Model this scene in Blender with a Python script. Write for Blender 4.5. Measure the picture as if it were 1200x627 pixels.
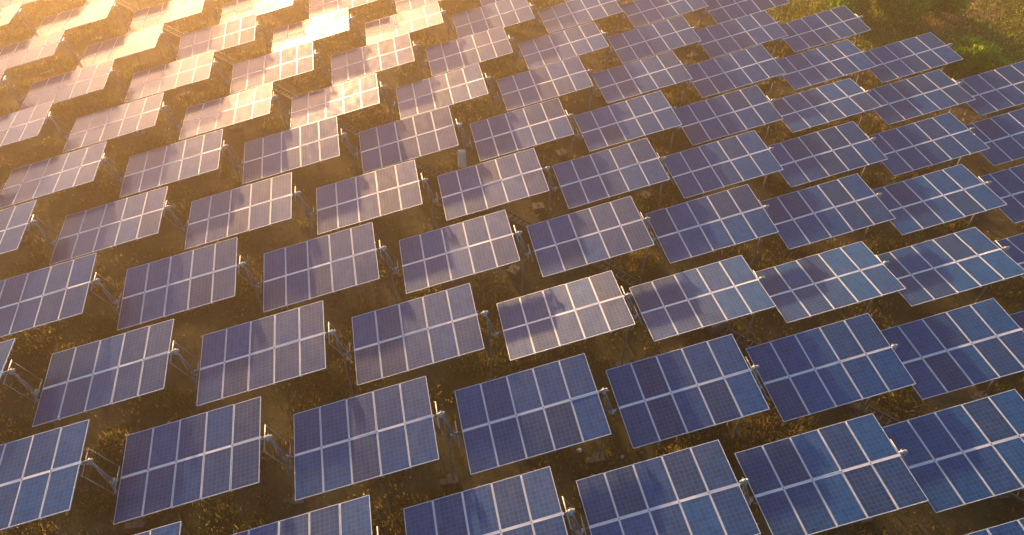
import bpy, math, random
import numpy as np
from mathutils import Matrix, Vector

sc = bpy.context.scene
for o in list(bpy.data.objects):
    bpy.data.objects.remove(o)
COL = sc.collection
rng = np.random.default_rng(11)
random.seed(11)

# ------------------------------------------------------------------ camera
CAM_AXES = ((0.985552, -0.112642, 0.126485), (-0.169165, -0.691514, 0.702276), (0.008360, -0.713527, -0.700578))
CAM_POS = Vector((4.1297, -24.1739, 26.6598))
F_PX = 864.745                       # focal length in pixels of the 1200 px wide photograph
cd = bpy.data.cameras.new('camera')
cam = bpy.data.objects.new('camera', cd)
COL.objects.link(cam)
cd.sensor_width = 36.0
cd.lens = F_PX / 1200 * 36
cd.clip_start = 0.1
cd.clip_end = 2000
m = Matrix.Identity(4)
for r in range(3):
    m[r][0] = CAM_AXES[r][0]
    m[r][1] = -CAM_AXES[r][1]
    m[r][2] = -CAM_AXES[r][2]
    m[r][3] = CAM_POS[r]
cam.matrix_world = m
sc.camera = cam

# ------------------------------------------------------------------ sky, sun, exposure
SUN_EL = math.radians(8.0)
SUN_AZ = math.radians(-14.0)         # from +Y, clockwise
w = bpy.data.worlds.new('World')
sc.world = w
w.use_nodes = True
nt = w.node_tree
sky = nt.nodes.new('ShaderNodeTexSky')
sky.sky_type = 'NISHITA'
sky.sun_disc = False
sky.sun_elevation = SUN_EL
sky.sun_rotation = SUN_AZ
sky.air_density = 1.0
sky.dust_density = 0.6
sky.ozone_density = 3.0
bg = nt.nodes['Background']
nt.links.new(sky.outputs[0], bg.inputs[0])
bg.inputs[1].default_value = 0.072
sd = bpy.data.lights.new('sun', 'SUN')
sd.energy = 5.0
sd.angle = math.radians(1.5)
sd.color = (1.0, 0.62, 0.29)
sun = bpy.data.objects.new('sun', sd)
COL.objects.link(sun)
sdir = Vector((math.sin(SUN_AZ) * math.cos(SUN_EL), math.cos(SUN_AZ) * math.cos(SUN_EL), math.sin(SUN_EL)))
sun.rotation_euler = sdir.to_track_quat('Z', 'Y').to_euler()
sun.location = sdir * 60
sc.view_settings.view_transform = 'Standard'
sc.view_settings.look = 'None'
sc.view_settings.gamma = 1
sc.view_settings.use_curve_mapping = False
sc.view_settings.exposure = 2.46
sc.cycles.max_bounces = 6
sc.cycles.volume_bounces = 0
sc.cycles.use_denoising = True

# ------------------------------------------------------------------ helpers
def tag(o, label=None, cat=None, group=None, kind=None):
    if label: o['label'] = label
    if cat: o['category'] = cat
    if group: o['group'] = group
    if kind: o['kind'] = kind
    return o

class MB:
    """collects vertices and faces of one mesh"""
    def __init__(self):
        self.v, self.f, self.mi, self.sm = [], [], [], []
    def quad(self, pts, mi=0):
        n = len(self.v)
        self.v += [tuple(p) for p in pts]
        self.f.append(tuple(range(n, n + len(pts))))
        self.mi.append(mi); self.sm.append(False)
    def box(self, c, s, mi=0, R=None):
        n = len(self.v)
        for dz in (-.5, .5):
            for dx, dy in ((-.5, -.5), (.5, -.5), (.5, .5), (-.5, .5)):
                p = Vector((dx * s[0], dy * s[1], dz * s[2]))
                if R is not None: p = R @ p
                self.v.append((c[0] + p.x, c[1] + p.y, c[2] + p.z))
        for q in ((3, 2, 1, 0), (4, 5, 6, 7), (0, 1, 5, 4), (1, 2, 6, 5), (2, 3, 7, 6), (3, 0, 4, 7)):
            self.f.append(tuple(n + k for k in q)); self.mi.append(mi); self.sm.append(False)
    def tube(self, p, q, r0, r1=None, seg=10, mi=0):
        r1 = r0 if r1 is None else r1
        p, q = Vector(p), Vector(q)
        d = (q - p).normalized()
        x = d.orthogonal().normalized(); y = d.cross(x)
        n = len(self.v)
        for c, r in ((p, r0), (q, r1)):
            for k in range(seg):
                t = 2 * math.pi * k / seg
                self.v.append(tuple(c + x * (r * math.cos(t)) + y * (r * math.sin(t))))
        for k in range(seg):
            k2 = (k + 1) % seg
            self.f.append((n + k, n + k2, n + seg + k2, n + seg + k)); self.mi.append(mi); self.sm.append(True)
        self.f.append(tuple(n + k for k in reversed(range(seg)))); self.mi.append(mi); self.sm.append(False)
        self.f.append(tuple(n + seg + k for k in range(seg))); self.mi.append(mi); self.sm.append(False)
    def mesh(self, name, mats):
        me = bpy.data.meshes.new(name)
        me.from_pydata(self.v, [], self.f)
        for x in (mats if isinstance(mats, (list, tuple)) else [mats]):
            me.materials.append(x)
        me.polygons.foreach_set('material_index', self.mi)
        me.polygons.foreach_set('use_smooth', self.sm)
        me.update()
        return me

def put(name, me, parent=None, mat=None):
    o = bpy.data.objects.new(name, me)
    COL.objects.link(o)
    if parent is not None: o.parent = parent
    if mat is not None: o.matrix_local = mat
    return o

def empty(name, mat):
    o = bpy.data.objects.new(name, None)
    o.empty_display_size = 0.3
    COL.objects.link(o)
    o.matrix_world = mat
    return o

ORD = ['zeroth', 'first', 'second', 'third', 'fourth', 'fifth', 'sixth', 'seventh', 'eighth', 'ninth', 'tenth',
       'eleventh', 'twelfth', 'thirteenth', 'fourteenth', 'fifteenth']

# ------------------------------------------------------------------ materials
def new_mat(name):
    mt = bpy.data.materials.new(name)
    mt.use_nodes = True
    return mt, mt.node_tree, mt.node_tree.nodes['Principled BSDF']

def N(t, kind, **kw):
    n = t.nodes.new(kind)
    for k, v in kw.items():
        setattr(n, k, v)
    return n

def math_node(t, op, a, b=None):
    n = N(t, 'ShaderNodeMath', operation=op)
    for i, x in enumerate((a, b)):
        if x is None: continue
        if isinstance(x, (int, float)): n.inputs[i].default_value = x
        else: t.links.new(x, n.inputs[i])
    return n.outputs[0]

def mix_rgb(t, fac, a, b, blend='MIX'):
    n = N(t, 'ShaderNodeMix', data_type='RGBA', blend_type=blend)
    for s, x in ((n.inputs[0], fac), (n.inputs[6], a), (n.inputs[7], b)):
        if isinstance(x, (int, float)): s.default_value = x
        elif isinstance(x, tuple): s.default_value = (*x, 1)
        else: t.links.new(x, s)
    return n.outputs[2]

GC, GR = .024, .060                 # gaps between modules: across a column, along the middle
PW, PH = (5.12 - 4 * GC) / 5, (3.42 - GR) / 2                # one module
FR = 0.020                           # visible frame width
def cell_material():
    mt, t, b = new_mat('solar_cells')
    L = t.links.new
    tc = N(t, 'ShaderNodeTexCoord')
    sep = N(t, 'ShaderNodeSeparateXYZ'); L(tc.outputs['Object'], sep.inputs[0])
    info = N(t, 'ShaderNodeObjectInfo')
    cw, ch = (PW - 2 * FR - .012) / 6, (PH - 2 * FR - .012) / 10
    u = math_node(t, 'DIVIDE', math_node(t, 'ADD', sep.outputs[0], cw * 3), cw)
    v = math_node(t, 'DIVIDE', math_node(t, 'ADD', sep.outputs[1], ch * 5), ch)
    def near(x, wid, off=0.0):
        y = math_node(t, 'FRACT', math_node(t, 'ADD', x, off))
        d = math_node(t, 'ABSOLUTE', math_node(t, 'SUBTRACT', y, .5))
        return math_node(t, 'GREATER_THAN', d, .5 - wid)
    gap = math_node(t, 'MAXIMUM', near(u, .026), near(v, .026))
    bus = math_node(t, 'MAXIMUM', near(u, .011, .25), near(u, .011, -.25))
    # one tone for each cell and for each module
    comb = N(t, 'ShaderNodeCombineXYZ')
    L(math_node(t, 'FLOOR', u), comb.inputs[0]); L(math_node(t, 'FLOOR', v), comb.inputs[1])
    L(math_node(t, 'MULTIPLY', info.outputs['Random'], 91.0), comb.inputs[2])
    wn = N(t, 'ShaderNodeTexWhiteNoise', noise_dimensions='3D'); L(comb.outputs[0], wn.inputs[0])
    ramp = N(t, 'ShaderNodeValToRGB'); L(info.outputs['Random'], ramp.inputs[0])
    e = ramp.color_ramp.elements
    e[0].position, e[0].color = 0.0, (.0002, .045, .145, 1)
    e[1].position, e[1].color = 1.0, (.0008, .025, .078, 1)
    for pos, c in ((.3, (.0002, .060, .175, 1)), (.55, (.0003, .044, .138, 1)), (.8, (.0006, .036, .112, 1))):
        k = e.new(pos); k.color = c
    vor = N(t, 'ShaderNodeTexVoronoi'); vor.inputs['Scale'].default_value = 55
    L(tc.outputs['Object'], vor.inputs['Vector'])
    grain = math_node(t, 'ADD', math_node(t, 'MULTIPLY', wn.outputs[0], .40),
                      math_node(t, 'MULTIPLY', vor.outputs['Color'], .25))
    grain = math_node(t, 'ADD', grain, .67)
    hsv = N(t, 'ShaderNodeHueSaturation'); L(ramp.outputs[0], hsv.inputs['Color']); L(grain, hsv.inputs['Value'])
    c1 = mix_rgb(t, math_node(t, 'MULTIPLY', bus, .55), hsv.outputs[0], (.08, .15, .33))
    c2 = mix_rgb(t, gap, c1, (.08, .16, .36))
    # dust film with run marks
    mp = N(t, 'ShaderNodeMapping'); mp.inputs['Scale'].default_value = (1.6, .7, 1)
    off = N(t, 'ShaderNodeVectorMath', operation='ADD')
    sc3 = N(t, 'ShaderNodeCombineXYZ')
    for k in range(3): L(math_node(t, 'MULTIPLY', info.outputs['Random'], 37. + 11 * k), sc3.inputs[k])
    L(tc.outputs['Object'], off.inputs[0]); L(sc3.outputs[0], off.inputs[1]); L(off.outputs[0], mp.inputs[0])
    no = N(t, 'ShaderNodeTexNoise'); no.inputs['Scale'].default_value = 2.2; no.inputs['Detail'].default_value = 5
    no.inputs['Roughness'].default_value = .65
    L(mp.outputs[0], no.inputs['Vector'])
    mr = N(t, 'ShaderNodeMapRange'); L(no.outputs[0], mr.inputs[0])
    mr.inputs[1].default_value, mr.inputs[2].default_value = .42, .75
    mr.inputs[3].default_value, mr.inputs[4].default_value = .002, .030
    dustv = math_node(t, 'ADD', mr.outputs[0], math_node(t, 'MULTIPLY', info.outputs['Random'], .010))
    c3 = mix_rgb(t, dustv, c2, (.42, .34, .27))
    L(c3, b.inputs['Base Color'])
    mr2 = N(t, 'ShaderNodeMapRange'); L(no.outputs[0], mr2.inputs[0])
    mr2.inputs[1].default_value, mr2.inputs[2].default_value = .3, .75
    mr2.inputs[3].default_value, mr2.inputs[4].default_value = .07, .22
    L(mr2.outputs[0], b.inputs['Roughness'])
    b.inputs['IOR'].default_value = 1.28      # anti-reflective solar glass
    gl = N(t, 'ShaderNodeBsdfGlossy', distribution='BECKMANN'); gl.inputs['Color'].default_value = (.82, .77, .68, 1)
    gl.inputs['Roughness'].default_value = .575
    mx = N(t, 'ShaderNodeMixShader')
    mr3 = N(t, 'ShaderNodeMapRange'); L(no.outputs[0], mr3.inputs[0])
    mr3.inputs[1].default_value, mr3.inputs[2].default_value = .35, .75
    mr3.inputs[3].default_value, mr3.inputs[4].default_value = .024, .042
    L(mr3.outputs[0], mx.inputs[0]); L(b.outputs[0], mx.inputs[1]); L(gl.outputs[0], mx.inputs[2])
    L(mx.outputs[0], t.nodes['Material Output'].inputs[0])
    # glass is never quite flat
    n2 = N(t, 'ShaderNodeTexNoise'); n2.inputs['Scale'].default_value = 1.3; L(off.outputs[0], n2.inputs['Vector'])
    bp = N(t, 'ShaderNodeBump'); bp.inputs['Strength'].default_value = .05; bp.inputs['Distance'].default_value = .05
    L(n2.outputs[0], bp.inputs['Height']); L(bp.outputs[0], b.inputs['Normal'])
    return mt

def noisy_mat(name, c0, c1, scale, rough, metal=0.0, bump=0.0, coords='Object'):
    mt, t, b = new_mat(name)
    tc = N(t, 'ShaderNodeTexCoord')
    no = N(t, 'ShaderNodeTexNoise'); no.inputs['Scale'].default_value = scale
    no.inputs['Detail'].default_value = 6; no.inputs['Roughness'].default_value = .65
    t.links.new(tc.outputs[coords], no.inputs['Vector'])
    mr = N(t, 'ShaderNodeMapRange'); t.links.new(no.outputs[0], mr.inputs[0])
    mr.inputs[1].default_value, mr.inputs[2].default_value = .3, .7
    t.links.new(mix_rgb(t, mr.outputs[0], c0, c1), b.inputs['Base Color'])
    b.inputs['Roughness'].default_value = rough
    b.inputs['Metallic'].default_value = metal
    if bump:
        bp = N(t, 'ShaderNodeBump'); bp.inputs['Strength'].default_value = bump; bp.inputs['Distance'].default_value = .04
        t.links.new(no.outputs[0], bp.inputs['Height']); t.links.new(bp.outputs[0], b.inputs['Normal'])
    return mt

M_CELL = cell_material()
M_BACK = noisy_mat('backsheet', (.62, .62, .60), (.70, .70, .68), 3, .6)
M_ALU = noisy_mat('aluminium_frame', (.60, .60, .60), (.74, .73, .71), 4, .42, .25)
M_GALV = noisy_mat('galvanised_steel', (.12, .125, .13), (.22, .225, .23), 7, .5, .2)
M_LEVER = noisy_mat('zinc_plate', (.20, .205, .21), (.32, .32, .33), 9, .45, .2)
M_BEAR = noisy_mat('bearing_housing', (.28, .28, .275), (.42, .415, .40), 9, .45, .1)
M_BOLT = noisy_mat('dark_bolt', (.05, .05, .055), (.09, .09, .09), 20, .5, .5)
M_CONC = noisy_mat('concrete', (.10, .085, .06), (.22, .19, .15), 6, .9, 0, .5)
M_LADDER = noisy_mat('weathered_tray', (.06, .065, .07), (.11, .115, .12), 5, .8, .0)
M_RUNG = noisy_mat('tray_rung', (.16, .165, .17), (.25, .25, .25), 5, .7, .0)
M_BOX = noisy_mat('white_enamel', (.70, .70, .68), (.80, .79, .77), 3, .4)
M_DBOX = noisy_mat('dark_enamel', (.06, .065, .07), (.11, .115, .12), 3, .45)
M_STONE = noisy_mat('pale_stone', (.45, .42, .36), (.68, .65, .58), 8, .9, 0, .6)

def ground_material():
    mt, t, b = new_mat('dry_soil')
    L = t.links.new
    tc = N(t, 'ShaderNodeTexCoord')
    def noise(scale, det=8, r=.65):
        n = N(t, 'ShaderNodeTexNoise'); n.inputs['Scale'].default_value = scale
        n.inputs['Detail'].default_value = det; n.inputs['Roughness'].default_value = r
        L(tc.outputs['Object'], n.inputs['Vector']); return n.outputs[0]
    def rng_(x, a, c):
        n = N(t, 'ShaderNodeMapRange'); n.inputs[1].default_value, n.inputs[2].default_value = a, c
        L(x, n.inputs[0]); return n.outputs[0]
    big, mid, fine = noise(.12, 5), noise(.9, 8), noise(14, 6, .75)
    c = mix_rgb(t, rng_(mid, .35, .68), (.062, .054, .026), (.165, .132, .070))
    c = mix_rgb(t, rng_(big, .45, .62), c, (.070, .068, .024))
    c = mix_rgb(t, rng_(noise(2.3, 8, .7), .52, .66), c, (.046, .058, .016))
    c = mix_rgb(t, math_node(t, 'MULTIPLY', rng_(fine, .50, .78), .55), c, (.17, .13, .08))
    c = mix_rgb(t, math_node(t, 'MULTIPLY', rng_(fine, .50, .25), .6), c, (.030, .021, .012))
    L(c, b.inputs['Base Color'])
    b.inputs['Roughness'].default_value = .95
    b.inputs['Specular IOR Level'].default_value = .1
    bp = N(t, 'ShaderNodeBump'); bp.inputs['Strength'].default_value = .9; bp.inputs['Distance'].default_value = .08
    L(math_node(t, 'ADD', fine, math_node(t, 'MULTIPLY', mid, 2.)), bp.inputs['Height']); L(bp.outputs[0], b.inputs['Normal'])
    return mt

def leaf_material(name='leaf'):
    mt, t, b = new_mat(name)
    at = N(t, 'ShaderNodeAttribute', attribute_name='tint')
    t.links.new(at.outputs['Color'], b.inputs['Base Color'])
    b.inputs['Roughness'].default_value = .6
    b.inputs['Specular IOR Level'].default_value = .25
    tr = N(t, 'ShaderNodeBsdfTranslucent'); t.links.new(at.outputs['Color'], tr.inputs[0])
    mx = N(t, 'ShaderNodeMixShader'); mx.inputs[0].default_value = .55
    t.links.new(b.outputs[0], mx.inputs[1]); t.links.new(tr.outputs[0], mx.inputs[2])
    t.links.new(mx.outputs[0], t.nodes['Material Output'].inputs[0])
    return mt
M_GROUND = ground_material()
M_LEAF = leaf_material()

# ------------------------------------------------------------------ ground
def value_noise(x, y, cell, seed):
    r = np.random.default_rng(seed)
    g = r.random((257, 257))
    X, Y = x / cell + 100, y / cell + 100
    i, j = np.floor(X).astype(int), np.floor(Y).astype(int)
    fx, fy = X - i, Y - j
    fx, fy = fx * fx * (3 - 2 * fx), fy * fy * (3 - 2 * fy)
    G = lambda a, b: g[a % 257, b % 257]
    return (G(i, j) * (1 - fx) + G(i + 1, j) * fx) * (1 - fy) + (G(i, j + 1) * (1 - fx) + G(i + 1, j + 1) * fx) * fy

def ground_z(x, y):
    x, y = np.asarray(x, float), np.asarray(y, float)
    return .16 * (value_noise(x, y, 3.1, 1) - .5) + .30 * (value_noise(x, y, 9., 2) - .5) + .05 * (value_noise(x, y, .8, 3) - .5)

def make_ground():
    xs = np.concatenate([np.linspace(-260, -42, 24), np.arange(-40, 70.1, .5), np.linspace(72, 260, 22)])
    ys = np.concatenate([np.linspace(-260, -32, 24), np.arange(-30, 56.1, .5), np.linspace(58, 260, 22)])
    X, Y = np.meshgrid(xs, ys)
    Z = ground_z(X, Y)
    nx, ny = len(xs), len(ys)
    v = np.stack([X.ravel(), Y.ravel(), Z.ravel()], 1)
    I = (np.arange(ny - 1)[:, None] * nx + np.arange(nx - 1)[None]).ravel()
    f = np.stack([I, I + 1, I + nx + 1, I + nx], 1)
    me = bpy.data.meshes.new('ground')
    me.from_pydata(v.tolist(), [], f.tolist())
    me.polygons.foreach_set('use_smooth', [True] * len(f))
    me.materials.append(M_GROUND)
    o = put('ground', me)
    tag(o, 'dry brown soil with thin weeds under the solar tables', kind='structure')
make_ground()

# ------------------------------------------------------------------ layout of the solar field (from the photograph)
AX, BX, BY = 5.90846, 2.18393, 4.44201     # spacing along a row; step to the next row
Z0 = 4.0                                   # height of a table's centre
RT = Matrix(((0.976288, -0.027127, -0.214767), (0.025101, 0.999611, -0.012154), (0.215013, 0.006475, 0.976590)))
# (column, row): roll in degrees, small surveyed offset
TAB = {(1,-3):(-0.4,-0.05,-0.08,-0.04), (2,-3):(0.4,0.04,-0.08,0.04), (3,-3):(0.7,0.07,-0.06,0.09), (4,-3):(-0.2,0.02,0.10,0.05), (5,-3):(-0.6,-0.12,0.25,0.02), (-1,-2):(1.6,0.00,-0.02,-0.04), (0,-2):(3.0,-0.10,0.17,-0.31), (1,-2):(3.5,0.02,-0.11,-0.02), (2,-2):(5.4,0.12,-0.19,0.15), (3,-2):(3.8,0.13,-0.10,0.08), (4,-2):(3.0,0.09,0.09,0.04), (5,-2):(-0.3,-0.14,0.14,-0.02), (-1,-1):(1.5,-0.09,0.19,-0.28), (0,-1):(2.4,-0.07,0.02,-0.08), (1,-1):(2.5,0.04,-0.13,0.09), (2,-1):(-6.6,0.17,-0.13,0.13), (3,-1):(-6.5,0.17,-0.07,0.07), (4,-1):(-7.4,0.05,0.02,0.00), (5,-1):(-6.6,-0.11,0.13,-0.08), (-2,0):(2.5,-0.09,-0.06,-0.02), (-1,0):(4.0,-0.11,0.06,-0.10), (0,0):(3.9,-0.07,-0.04,0.05), (1,0):(0.0,0.07,-0.09,0.12), (2,0):(0.1,0.17,-0.08,0.14), (3,0):(1.1,0.14,-0.03,0.05), (4,0):(0.3,0.01,0.01,-0.01), (5,0):(-2.8,-0.15,0.05,-0.05), (-3,1):(0.1,-0.04,-0.08,-0.09), (-2,1):(-0.2,-0.10,0.10,-0.14), (-1,1):(0.9,-0.13,0.02,0.02), (0,1):(1.0,-0.03,-0.01,0.11), (1,1):(0.9,0.11,-0.03,0.15), (2,1):(1.3,0.18,-0.05,0.11), (3,1):(0.4,0.18,-0.09,0.01), (4,1):(0.5,-0.02,-0.02,-0.06), (5,1):(-0.3,-0.15,0.02,-0.09), (6,1):(1.5,-0.22,0.13,-0.15), (-3,2):(-1.4,-0.04,-0.01,-0.10), (-2,2):(0.6,-0.12,0.02,-0.03), (-1,2):(2.2,-0.11,0.08,0.10), (0,2):(3.2,0.00,0.02,0.13), (1,2):(1.2,0.16,-0.07,0.17), (2,2):(0.2,0.16,-0.06,0.10), (3,2):(1.3,0.04,-0.09,-0.09), (4,2):(-3.9,-0.04,-0.02,-0.06), (5,2):(-0.9,-0.15,0.02,-0.11), (6,2):(1.0,-0.19,0.12,-0.11), (-3,3):(-1.4,-0.09,-0.02,-0.07), (-2,3):(-2.6,-0.05,0.04,0.01), (-1,3):(-2.2,-0.07,0.02,0.10), (0,3):(-0.7,0.05,0.02,0.16), (1,3):(-0.4,0.18,0.02,0.12), (2,3):(-1.2,0.15,-0.07,0.07), (3,3):(0.8,0.06,-0.06,-0.05), (4,3):(-0.7,-0.03,-0.06,-0.12), (5,3):(0.3,-0.15,-0.00,-0.15), (-4,4):(-0.5,0.06,0.12,-0.19), (-3,4):(-1.2,-0.03,0.07,-0.04), (-1,4):(0.4,-0.02,0.02,0.12), (0,4):(0.1,0.03,0.05,0.15), (1,4):(-1.1,0.09,-0.04,0.07), (2,4):(0.4,0.15,-0.05,0.02), (3,4):(1.1,0.05,-0.07,-0.06), (4,4):(0.9,-0.08,-0.02,-0.15), (-4,5):(-2.8,-0.01,0.04,-0.17), (-2,5):(-2.4,-0.06,0.03,0.07), (-1,5):(-3.6,0.01,0.02,0.09), (1,5):(-0.8,0.06,-0.01,0.06)}

def pixel(p):
    d = Vector(p) - CAM_POS
    c = [sum(CAM_AXES[r][k] * d[r] for r in range(3)) for k in range(3)]
    return 600 + F_PX * c[0] / c[2], 313.5 + F_PX * c[1] / c[2], c[2]

def table_state(i, j):
    if (i, j) in TAB:
        return TAB[(i, j)]
    ws = acc = 0
    acc = np.zeros(4)
    for (p, q), v in TAB.items():
        k = 1 / ((p - i) ** 2 + (q - j) ** 2) ** 1.5
        ws += k; acc += k * np.array(v)
    v = acc / ws
    if not (j == -1 and i > 5):
        v[0] = random.Random(i * 131 + j * 17).gauss(-.6 if i < -3 else .4, 1.3)
    else:
        v[0] = -6.5
    return tuple(v)

TL_, TW_ = 5 * PW + 4 * GC, 2 * PH + GR
def table_matrix(i, j):
    roll, dx, dy, dz = table_state(i, j)
    M3 = RT @ Matrix.Rotation(math.radians(roll), 3, 'X')
    mt = M3.to_4x4()
    mt.translation = (i * AX + j * BX + dx, j * BY + dy, Z0 + dz)
    return mt

BUILT, INVIEW = {}, set()
for j in range(-5, 13):
    for i in range(-14, 12):
        if i + j > 8: continue
        mt = table_matrix(i, j)
        ps = [pixel(mt @ Vector((sx * TL_ / 2, sy * TW_ / 2, 0))) for sx in (-1, 0, 1) for sy in (-1, 0, 1)]
        if min(p[2] for p in ps) < 3: continue
        x0, x1 = min(p[0] for p in ps), max(p[0] for p in ps)
        y0, y1 = min(p[1] for p in ps), max(p[1] for p in ps)
        if x1 > -70 and x0 < 1240 and y1 > -75 and y0 < 690:
            BUILT[(i, j)] = mt
            if any(-1 < p[0] < 1201 and -1 < p[1] < 628 for p in ps):
                INVIEW.add((i, j))
ROWS = sorted({j for _, j in INVIEW})
def place_words(i, j):
    r = ROWS.index(j) + 1
    k = sorted(a for a, b in INVIEW if b == j).index(i) + 1
    return ORD[k], ORD[r]

# ------------------------------------------------------------------ the parts of a solar table
def panel_mesh():
    b = MB()
    w_, h_, z0, z1 = PW / 2 - FR + .002, PH / 2 - FR + .002, -.028, -.003
    b.quad([(-w_, -h_, z1), (w_, -h_, z1), (w_, h_, z1), (-w_, h_, z1)], 0)
    b.quad([(-w_, h_, z0), (w_, h_, z0), (w_, -h_, z0), (-w_, -h_, z0)], 1)
    for s in (-1, 1):
        b.quad([(s * w_, -h_, z0), (s * w_, h_, z0), (s * w_, h_, z1), (s * w_, -h_, z1)], 1)
        b.quad([(-w_, s * h_, z0), (w_, s * h_, z0), (w_, s * h_, z1), (-w_, s * h_, z1)], 1)
    return b.mesh('solar_panel', [M_CELL, M_BACK])

def frame_mesh():
    b = MB()
    for s in (-1, 1):
        b.box((0, s * (PH / 2 - FR / 2), -.0205), (PW, FR, .041))
        b.box((s * (PW / 2 - FR / 2), 0, -.0215), (FR, PH - 2 * FR, .041))
    return b.mesh('frame', M_ALU)

ME_PANEL, ME_FRAME = panel_mesh(), frame_mesh()
b = MB(); b.box((0, 0, -.075), (.060, TW_ - .012, .05)); ME_RAIL = b.mesh('rail', M_ALU)
b = MB(); b.box((0.02, 0, -.062), (TL_ + .04, .092, .11)); b.tube((-TL_ / 2 - .30, 0, -.06), (TL_ / 2 + .30, 0, -.06), .036, mi=1)
ME_TUBE = b.mesh('torque_tube', [M_ALU, M_GALV])
b = MB(); b.box((0, 0, .004), (.022, .045, .02)); b.tube((0, 0, .01), (0, 0, .03), .010, seg=6); ME_CLAMP = b.mesh('clamp', M_BOLT)
b = MB(); b.box((0, 0, -.05), (.30, .22, .07)); b.box((0, .1, -.10), (.12, .08, .05)); ME_JBOX = b.mesh('junction_box', M_DBOX)

def build_table(i, j, mt):
    t = empty('solar_table', mt)
    for r in range(2):
        for c in range(5):
            # modules sit a few millimetres and a fraction of a degree off true
            q = random.Random(i * 977 + j * 131 + c * 7 + r)
            loc = Matrix.Translation(((c - 2) * (PW + GC), (r - .5) * (PH + GR), q.uniform(-.003, .003)))
            loc = loc @ Matrix.Rotation(math.radians(q.gauss(0, .35)), 4, 'X') @ Matrix.Rotation(math.radians(q.gauss(0, .35)), 4, 'Y')
            p = put('solar_panel', ME_PANEL, t, loc)
            put('frame', ME_FRAME, p)
    put('torque_tube', ME_TUBE, t)
    for c in range(4):
        x = (c - 1.5) * (PW + GC)
        put('rail', ME_RAIL, t, Matrix.Translation((x, 0, 0)))
        put('clamp', ME_CLAMP, t, Matrix.Translation((x, 0, 0)))
    return t

def look_words(i, j):
    x, y, _ = pixel(BUILT[(i, j)].translation)
    if j == -1 and i >= 2: return 'pale sunlit'
    if x - 1.25 * y > 330 or y > 470: return 'deep blue'
    if x < 330 and y < 330 or y < 110 and x < 620: return 'pale glare-washed'
    return 'greyish purple-blue'

for (i, j), mt in BUILT.items():
    t = build_table(i, j, mt)
    if (i, j) in INVIEW:
        k, r = place_words(i, j)
        tag(t, f'{look_words(i, j)} ten-panel solar table, {k} from the left in the {r} row from the bottom',
            'solar table', 'solar tables standing in long rows')
    else:
        tag(t, 'ten-panel solar table just outside the edge of the picture', 'solar table', 'solar tables beyond the picture edge')

# ------------------------------------------------------------------ the support between two neighbours in a row
HX, HY, HZ = .20, .07, .605
P_HI, P_LO = Vector((-HX, HY, Z0 + HZ - .06)), Vector((HX, -HY, Z0 - HZ - .06))
JO = P_HI.lerp(P_LO, .55)
def mesh_of(fn, name, mat):
    b = MB(); fn(b); return b.mesh(name, mat)
axis = Vector((RT[0][0], RT[1][0], RT[2][0]))
yv = Vector((RT[0][1], RT[1][1], RT[2][1]))
ME_POST = mesh_of(lambda b: (b.tube((.02, 0, -.1), (0, 0, 3.1), .044, .040, 12), b.tube((0, 0, 3.1), JO, .040, .038, 12)), 'post', M_GALV)
ME_FOOT = mesh_of(lambda b: (b.box((.02, 0, .06), (.42, .40, .18)), b.box((-.36, -.05, .02), (.30, .24, .12))), 'foot', M_CONC)
ME_BEAM = mesh_of(lambda b: b.tube(P_HI, P_LO, .048, .042, 12), 'beam', M_GALV)
ME_BR1 = mesh_of(lambda b: b.tube((0, 0, 2.75), P_HI.lerp(P_LO, .12), .021, .021, 8), 'brace', M_LEVER)
ME_BR2 = mesh_of(lambda b: b.tube((0, 0, 2.95), P_HI.lerp(P_LO, .93), .017, .017, 8), 'brace', M_GALV)
def bearing(p):
    return lambda b: (b.tube(p - axis * .09, p + axis * .09, .070, .070, 14), b.tube(p - axis * .15, p - axis * .09, .055, .055, 10),
                      b.tube(p + axis * .09, p + axis * .15, .055, .055, 10), b.box(p - Vector((0, 0, .09)), (.13, .16, .06)), b.box(p + yv * .10, (.05, .06, .05)), b.box(p - yv * .10, (.05, .06, .05)), b.tube(p + Vector((0, 0, .06)), p + Vector((0, 0, .11)), .022, .022, 6))
ME_BEA_H, ME_BEA_L = mesh_of(bearing(P_HI), 'bearing', M_BEAR), mesh_of(bearing(P_LO), 'bearing', M_BEAR)
LV = .56
LH, LL = P_HI - axis * .125, P_LO + axis * .125
ME_LEV_H = mesh_of(lambda b: b.tube(LH - yv * LV, LH + yv * LV, .026, .026, 8), 'lever', M_LEVER)
ME_LEV_L = mesh_of(lambda b: b.tube(LL - yv * LV, LL + yv * LV, .026, .026, 8), 'lever', M_LEVER)
ME_ROD_A = mesh_of(lambda b: b.tube(LH + yv * (LV - .03), LL + yv * (LV - .03), .016, .016, 8), 'rod', M_GALV)
ME_ROD_B = mesh_of(lambda b: b.tube(LH - yv * (LV - .03), LL - yv * (LV - .03), .016, .016, 8), 'rod', M_GALV)

def support_base(i, j):
    s0 = table_state(i, j)
    s1 = table_state(i + 1, j)
    dx, dy, dz = [(s0[k] + s1[k]) / 2 for k in (1, 2, 3)]
    return (i + .5) * AX + j * BX + dx, j * BY + dy, dz

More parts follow.
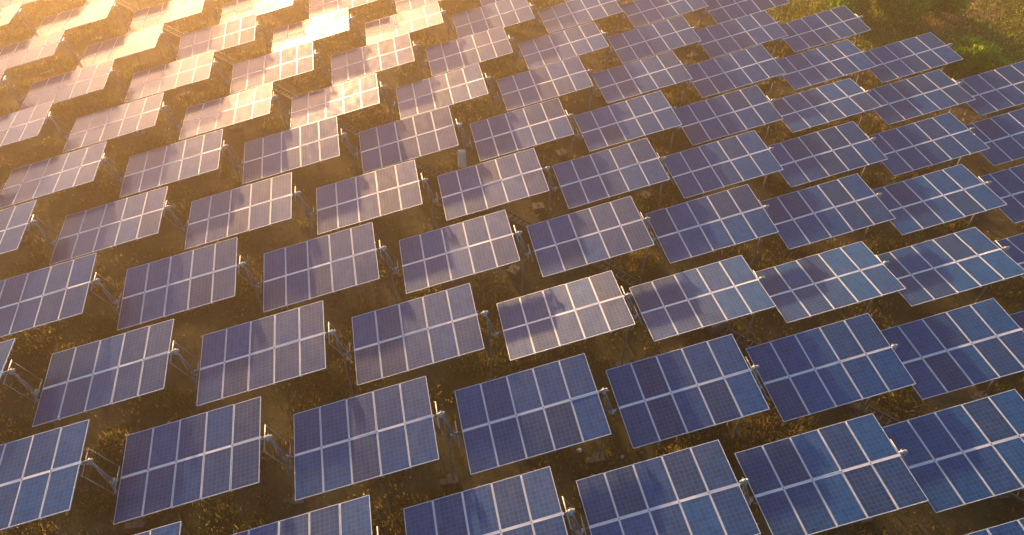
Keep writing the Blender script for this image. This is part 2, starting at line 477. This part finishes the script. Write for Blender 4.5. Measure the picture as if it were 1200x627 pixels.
SUPPORTS = {}
for (i, j) in BUILT:
    x, y, dz = support_base(i, j)
    if i + j == 8:
        s0 = table_state(i, j); dz = s0[3]
    z = dz
    t = empty('support_post', Matrix.Translation((x, y, z)))
    gz = float(ground_z(x, y)) - z
    put('post', ME_POST, t)
    put('foot', ME_FOOT, t, Matrix.Translation((0, 0, gz)))
    put('beam', ME_BEAM, t); put('brace', ME_BR1, t); put('brace', ME_BR2, t)
    put('bearing', ME_BEA_H, t)
    q = random.Random(i * 71 + j * 13)
    if i + j < 8:
        put('bearing', ME_BEA_L, t)
    if i <= 0 or (i, j) == (2, -3) or q.random() < .62 and (i, j) not in ((1, -1), (2, -2)):
        put('lever', ME_LEV_H, t)
        if i + j < 8:
            put('lever', ME_LEV_L, t)
            if i <= 0 and (i, j) != (0, 1) or (i, j) == (2, -3):
                put('rod', ME_ROD_A, t); put('rod', ME_ROD_B, t)
    SUPPORTS[(i, j)] = t
    if (i, j) in INVIEW:
        k, r = place_words(i, j)
        tag(t, f'steel post and slanting arm at raised end of {k} table, {r} row from bottom', 'support post',
            'steel posts between the solar tables')
    else:
        tag(t, 'steel post and slanting arm just outside the edge of the picture', 'support post', 'posts beyond the picture edge')

# ------------------------------------------------------------------ cable ladder along the ground
def build_ladder():
    p, q = Vector((-26.5, 48.6, 0)), Vector((29.5, -16.5, 0))
    d = (q - p); n = d.length; d.normalize()
    s = Vector((-d.y, d.x, 0)) * -1            # to the lower left
    if s.x > 0: s = -s
    ang = math.atan2(d.y, d.x)
    t = empty('cable_ladder', Matrix.Translation(p) @ Matrix.Rotation(ang, 4, 'Z'))
    sgn = -1
    for off in (0, .46):
        b = MB()
        k = int(n / 2)
        pts = []
        for a in range(k + 1):
            wp = p + d * (n * a / k) + s * off
            pts.append((n * a / k, sgn * off, float(ground_z(wp.x, wp.y)) + .20))
        for a in range(k):
            A, B = Vector(pts[a]), Vector(pts[a + 1])
            R = (B - A).to_track_quat('X', 'Z').to_matrix()
            b.box((A + B) / 2, ((B - A).length + .01, .075, .13), 0, R)
        put('rail', b.mesh('rail', M_LADDER), t)
    b = MB(); b.box((0, sgn * .23, 0), (.045, .39, .035)); me = b.mesh('rung', M_RUNG)
    b = MB(); b.box((0, sgn * .23, 0), (.09, .36, .30)); mb = b.mesh('stand', M_CONC)
    for a in range(int(n / .32)):
        x = .16 + a * .32
        wp = p + d * x + s * .23
        put('rung', me, t, Matrix.Translation((x, 0, float(ground_z(wp.x, wp.y)) + .21)))
    for a in range(int(n / 4)):
        x = .9 + a * 4.0
        wp = p + d * x + s * .23
        put('stand', mb, t, Matrix.Translation((x, 0, float(ground_z(wp.x, wp.y)) + .03)))
    tag(t, 'dark steel cable ladder lying diagonally across the ground beneath the tables', 'cable ladder')
build_ladder()

# ------------------------------------------------------------------ boxes
def build_boxes():
    x, y, dz = support_base(0, 2)
    t = empty('electrical_cabinet', Matrix.Translation((x, y, 2.1)))
    b = MB(); b.box((-.20, -.16, .55), (.42, .22, 1.05)); put('body', b.mesh('body', M_BOX), t)
    b = MB(); b.box((-.20, -.278, .55), (.36, .014, .96)); d = put('door', b.mesh('door', M_BOX), t)
    b = MB(); b.box((-.05, -.295, .55), (.02, .02, .12)); put('handle', b.mesh('handle', M_BOLT), d)
    b = MB(); b.tube((-.2, -.16, .02), (-.2, -.16, -2.1), .03); put('conduit', b.mesh('conduit', M_GALV), t)
    tag(t, 'white electrical cabinet fixed to a post among the grey-purple tables', 'cabinet')
    x, y = 17.75, -3.15
    t = empty('cable_box', Matrix.Translation((x, y, float(ground_z(x, y)))) @ Matrix.Rotation(.25, 4, 'Z'))
    b = MB(); b.box((0, 0, .34), (.95, .6, .55)); put('body', b.mesh('body', M_DBOX), t)
    b = MB(); b.box((0, 0, .645), (1.03, .68, .05)); put('lid', b.mesh('lid', M_DBOX), t)
    b = MB(); b.box((-.35, 0, .02), (.1, .55, .09)); me = b.mesh('foot', M_CONC); put('foot', me, t)
    put('foot', me, t, Matrix.Translation((.7, 0, 0)))
    tag(t, 'dark cable box standing beside the cable ladder under a pale table', 'cable box')
build_boxes()

# ------------------------------------------------------------------ stones and blocks
def stone_mesh(sx, sy, sz, seed):
    import bmesh
    bm = bmesh.new()
    bmesh.ops.create_icosphere(bm, subdivisions=2, radius=1)
    r = np.random.default_rng(seed)
    ph = r.random((4, 3)) * 6
    for v in bm.verts:
        k = 1 + .16 * math.sin(3 * v.co.x + ph[0, 0]) * math.sin(2.7 * v.co.y + ph[0, 1]) + .1 * math.sin(5 * v.co.z + ph[0, 2]) + r.normal(0, .04)
        v.co = Vector((v.co.x * sx * k, v.co.y * sy * k, v.co.z * sz * k))
    me = bpy.data.meshes.new('stone'); bm.to_mesh(me); bm.free()
    me.materials.append(M_STONE)
    return me
for x, y, s, lab in ((9.85, -8.55, .10, 'white stone in the sunlit grass below a deep blue table'),
                     (11.5, -9.14, .075, 'small white stone right of a post foot near the bottom row'),
                     (10.1, -9.75, .07, 'small pale stone at the top edge of a bottom-row table'),
                     ):
    o = put('stone', stone_mesh(s * 1.2, s, s * .7, int(x * 100 + 5000)), None,
            Matrix.Translation((x, y, float(ground_z(x, y)) + s * .4)))
    tag(o, lab, 'stone', 'stones lying on the soil')
ME_BLK = mesh_of(lambda b: (b.box((0, 0, .09), (.55, .5, .22)), b.tube((0, 0, .19), (0, 0, .30), .05)), 'concrete_block', M_CONC)
for k, (x, y, lab) in enumerate(((11.23, 7.07, 'low square concrete block on brown soil left of the bright yellow weeds'),
                     (13.55, 11.8, 'low square concrete block in a brown gap, farthest of the row of blocks'),
                     (17.44, 7.0, 'low square concrete block in a gap between purple and blue tables'),
                     (8.99, 2.32, 'low square concrete block in shade above the sunlit soil patch'))):
    o = put('concrete_block', ME_BLK, None, Matrix.Translation((x, y, float(ground_z(x, y)))) @ Matrix.Rotation(.3 * k, 4, 'Z'))
    tag(o, lab, 'block', 'concrete blocks on the soil')

# ------------------------------------------------------------------ vegetation
def blades(name, P, h, wid, ang, lean, col, parent=None):
    """one bent blade (three triangles' worth of a strip) at every point of P"""
    n = len(P)
    d = np.stack([np.cos(ang), np.sin(ang), 0 * ang], 1)
    s = np.stack([-np.sin(ang), np.cos(ang), 0 * ang], 1)
    up = np.array([0, 0, 1.])
    hh, ww, ll = h[:, None], wid[:, None], lean[:, None]
    p0, p1 = P - s * ww * .5, P + s * ww * .5
    mid = P + up * hh * .6 + d * ll * hh * .35
    p2, p3 = mid - s * ww * .42, mid + s * ww * .42
    tip = P + up * hh * (1 - .3 * ll) + d * ll * hh
    v = np.stack([p0, p1, p3, p2, tip], 1).reshape(-1, 3)
    base = np.arange(n) * 5
    me = bpy.data.meshes.new(name)
    me.vertices.add(n * 5)
    me.vertices.foreach_set('co', v.astype(np.float32).ravel())
    loops = np.stack([base, base + 1, base + 2, base + 3, base + 3, base + 2, base + 4], 1).ravel()
    me.loops.add(n * 7)
    me.loops.foreach_set('vertex_index', loops.astype(np.int32))
    me.polygons.add(n * 2)
    st = np.stack([np.arange(n) * 7, np.arange(n) * 7 + 4], 1).ravel()
    me.polygons.foreach_set('loop_start', st.astype(np.int32))
    ca = me.color_attributes.new('tint', 'FLOAT_COLOR', 'POINT')
    c = np.concatenate([np.repeat(col, 5, 0), np.ones((n * 5, 1))], 1)
    ca.data.foreach_set('color', c.astype(np.float32).ravel())
    me.update(calc_edges=True)
    me.validate()
    me.materials.append(M_LEAF)
    o = put(name, me, parent)
    if parent is not None: o['kind'] = 'stuff'
    return o

PAL = np.array([(.035, .050, .012), (.060, .075, .016), (.10, .105, .022), (.17, .14, .030), (.24, .18, .060), (.34, .25, .10), (.42, .34, .05)])
def colours(n, wts, r=rng):
    k = r.choice(len(PAL), n, p=np.array(wts) / sum(wts))
    return np.clip(PAL[k] * r.uniform(.7, 1.3, (n, 1)) * r.uniform(.9, 1.1, (n, 3)), 0, 1)

def in_view(x, y, mg=40):
    dx, dy, dz = x - CAM_POS.x, y - CAM_POS.y, -CAM_POS.z
    A = CAM_AXES
    cx = A[0][0] * dx + A[1][0] * dy + A[2][0] * dz
    cy = A[0][1] * dx + A[1][1] * dy + A[2][1] * dz
    cz = A[0][2] * dx + A[1][2] * dy + A[2][2] * dz
    u, v = 600 + F_PX * cx / cz, 313.5 + F_PX * cy / cz
    return (cz > 1) & (u > -mg) & (u < 1200 + mg) & (v > -mg) & (v < 627 + mg + 40)

def field_edge(x, y):
    """metres beyond the last tables of the field"""
    i = (x - y / BY * BX) / AX
    return (i + y / BY - 8.9)

def ground_cover():
    n = 2400000
    x, y = rng.uniform(-36, 64, n), rng.uniform(-20, 46, n)
    k = in_view(x, y); x, y = x[k], y[k]
    e = field_edge(x, y)
    dens = value_noise(x, y, 1.1, 21) * .55 + value_noise(x, y, 3.7, 22) * .6 + value_noise(x, y, .45, 23) * .35
    p = np.clip((dens - .70) * 2.4, .015, 1)
    p = np.where(e > .3, .9, p)
    k = rng.random(len(x)) < p
    x, y, e, dens = x[k], y[k], e[k], dens[k]
    n = len(x)
    zone = value_noise(x, y, 6., 31)
    col = colours(n, (3, 4, 3, 1.6, 1.3, .9, .5))
    dry = colours(n, (.6, 1, 1.5, 2, 3.5, 2.5, .6))
    lush = colours(n, (3, 5, 4, 1.2, .4, .2, .8))
    col = np.where((zone > .60)[:, None], dry, col)
    col = np.where((zone < .28)[:, None], lush, col)
    h = rng.uniform(.10, .34, n) * (.7 + .8 * np.clip(dens - .6, 0, 1))
    out = e > .3
    dryout = value_noise(x, y, 5., 41) + .5 * value_noise(x, y, 1.6, 42)
    hay = ((dryout > .74) & (x > 44.0))
    col = np.where((out & ~hay)[:, None], colours(n, (1.0, 3, 5, 3.0, 2.2, .9, .8)) * (1.9, 2.2, 1.1), col)
    col = np.where((out & hay)[:, None], colours(n, (.2, .5, 1, 2, 4, 6, .5)) * 1.6, col)
    h = np.where(out, rng.uniform(.2, .55, n), h)
    P = np.stack([x, y, ground_z(x, y) - .01], 1)
    o = blades('grass', P, h, rng.uniform(.018, .045, n) * np.where(out, 2.2, 1), rng.uniform(0, 6.283, n), rng.uniform(.1, 1.0, n), col)
    tag(o, 'thin dry grass and low weeds covering the soil between the tables', 'grass', kind='stuff')
    print('grass', n)
    # broad leaves of low weeds: small oval faces, in patches
    n = 420000
    x, y = rng.uniform(-36, 60, n), rng.uniform(-20, 46, n)
    k = in_view(x, y); x, y = x[k], y[k]
    d2 = value_noise(x, y, 1.6, 51) * .7 + value_noise(x, y, .6, 52) * .45
    k = rng.random(len(x)) < np.clip((d2 - .66) * 3.5, 0, 1)
    x, y = x[k], y[k]; n = len(x)
    P = np.stack([x, y, ground_z(x, y) + rng.uniform(.0, .35, n) ** 1.3], 1)
    o = blades('weed_leaves', P, rng.uniform(.06, .17, n), rng.uniform(.05, .10, n), rng.uniform(0, 6.283, n), rng.uniform(.4, 1.6, n),
               colours(n, (2, 4, 5, 2.2, 1.0, .5, 1.1)))
    tag(o, 'low broad-leaved weeds in yellow-green patches between the tables', 'weeds', kind='stuff')
    print('weeds', n)
ground_cover()

def weed_clump(x, y, r, h, n, wts, lab, seed, wid=(.03, .07), cat='weed', group='tall weed clumps'):
    q = np.random.default_rng(seed)
    a, rr = q.uniform(0, 6.283, n), r * np.sqrt(q.random(n))
    px, py = x + rr * np.cos(a), y + rr * np.sin(a)
    t = empty('weed_clump', Matrix.Translation((x, y, float(ground_z(x, y)))))
    P = np.stack([px - x, py - y, ground_z(px, py) - float(ground_z(x, y)) - .02], 1)
    hh = h * q.uniform(.45, 1.1, n) * (1.1 - .5 * rr / r)
    blades('leaves', P, hh, q.uniform(*wid, n), a + q.normal(0, .9, n), q.uniform(.1, .9, n), colours(n, wts, q), t)
    # leaflets up the stalks
    m_ = n * 2
    k = q.integers(0, n, m_)
    f = q.uniform(.3, 1, m_)
    P2 = P[k] + np.stack([q.normal(0, .06, m_), q.normal(0, .06, m_), hh[k] * f * .8], 1)
    blades('leaflets', P2, q.uniform(.08, .22, m_), q.uniform(.04, .09, m_), q.uniform(0, 6.283, m_), q.uniform(.3, 1.5, m_), colours(m_, wts, q), t)
    tag(t, lab, cat, group)
    return t
YEL = (.3, .8, 2.5, 3, 1, .4, 5)
GRN = (.6, 4, 7, 1.5, .2, .1, 1.5)
weed_clump(15.75, 1.7, .75, 1.0, 170, YEL, 'tall bright yellow-green weed clump beside a post in the middle', 1)
weed_clump(15.1, .9, .35, .6, 60, YEL, 'small yellow-green weed tuft below the tall yellow clump', 2)
weed_clump(4.5, 1.4, .9, .45, 150, YEL, 'wide low yellowish weed patch in the sunlit gap', 3)
weed_clump(11.3, 3.0, .45, .6, 70, GRN, 'green-yellow weed tuft left of a small concrete block', 4)
weed_clump(-14.0, 1.3, 1.0, .9, 190, YEL, 'golden-flecked weed clump at the left edge beside an arm', 5)
weed_clump(33.6, 1.9, .8, .6, 150, GRN, 'bright green weed clump under a blue table at right', 6)
weed_clump(13.9, -9.4, .5, .5, 70, YEL, 'gold weed tuft in the sunlit strip near the bottom', 7)
weed_clump(-9.0, -5.2, .8, .6, 120, (1, 2, 3, 3, 2, 1, 3), 'scattered golden weed clump left of a blue table corner', 8)

def bush(x, y, r, h, n, wts, lab, seed, leaf=(.14, .40)):
    q = np.random.default_rng(seed)
    gz = float(ground_z(x, y))
    t = empty('bush', Matrix.Translation((x, y, gz)))
    b = MB()
    lobes = []
    for k in range(16):
        a = q.uniform(0, 6.283); rr = r * .75 * math.sqrt(q.random())
        top = Vector((rr * math.cos(a), rr * math.sin(a), h * q.uniform(.45, .85)))
        b.tube((.1 * math.cos(a), .1 * math.sin(a), -.05), top, .035, .012, 6)
        lobes.append((top, r * q.uniform(.28, .5)))
    put('stems', b.mesh('stems', noisy_mat('bark', (.10, .07, .04), (.16, .11, .07), 9, .9)), t)
    k = q.integers(0, len(lobes), n)
    c = np.array([tuple(l[0]) for l in lobes])[k]; s = np.array([l[1] for l in lobes])[k]
    g = q.normal(0, 1, (n, 3)); g /= np.linalg.norm(g, axis=1)[:, None]
    P = c + g * (s * q.random(n) ** .4)[:, None]
    P[:, 2] = np.maximum(P[:, 2], .03)
    o = blades('foliage', P, q.uniform(*leaf, n), q.uniform(.05, .13, n), np.arctan2(g[:, 1], g[:, 0]) + q.normal(0, .8, n), q.uniform(.2, 1.4, n), np.minimum(colours(n, wts, q) * (2.8, 4.6, .7), .65), t)
    tag(t, lab, 'bush', 'bushes beyond the last tables')
for a in ((40.6, 27.8, 2.3, 3.0, 9000, GRN, 'dark green bush at the top edge, leftmost behind the last tables'),
          (43.9, 27.0, 2.5, 3.2, 10000, GRN, 'broad green bush at the top edge, middle of the hedge'),
          (46.6, 25.2, 2.1, 2.6, 8000, (2, 4, 5, 2, .3, .1, 1), 'olive green bush at the right end of the hedge'),
          (43.2, 24.3, 1.8, 2.1, 6000, (2, 4, 5, 3, .6, .2, 1), 'olive bush just behind a table corner near the top'),
          (39.2, 25.6, 1.7, 1.6, 3400, (4, 5, 3, 1, .3, .1, .3), 'low dark bush behind the topmost blue table'),
          (44.3, 17.1, 1.6, 1.7, 6500, (1, 4, 7, 1, .1, .1, 1.5), 'bright green bush between two blue tables at upper right'),
          (45.6, 16.0, 1.1, 1.1, 2200, (1, 4, 7, 1, .1, .1, 1.5), 'small bright green bush above the right-edge table'),
          (43.0, 18.2, .9, .9, 900, (2, 5, 5, 1, .1, .1, 1), 'small green bush touching a blue table corner')):
    bush(*a, seed=int(a[0] * 10 + a[1]))

# ------------------------------------------------------------------ added haze volume, stands in for a warm lens-flare veil
def haze():
    b = MB(); b.box((0, 0, 13.5), (540, 540, 29.6))
    mt = bpy.data.materials.new('haze'); mt.use_nodes = True
    t = mt.node_tree
    t.nodes.remove(t.nodes['Principled BSDF'])
    v = N(t, 'ShaderNodeVolumePrincipled')
    v.inputs['Color'].default_value = (1.0, .72, .45, 1)
    v.inputs['Density'].default_value = .0040
    v.inputs['Anisotropy'].default_value = .86
    t.links.new(v.outputs[0], t.nodes['Material Output'].inputs['Volume'])
    o = put('haze', b.mesh('haze', mt))
    tag(o, 'warm haze added over the whole field to imitate lens-flare glow', kind='stuff')
haze()
print('tables', len(BUILT), 'in view', len(INVIEW), 'objects', len(bpy.data.objects))
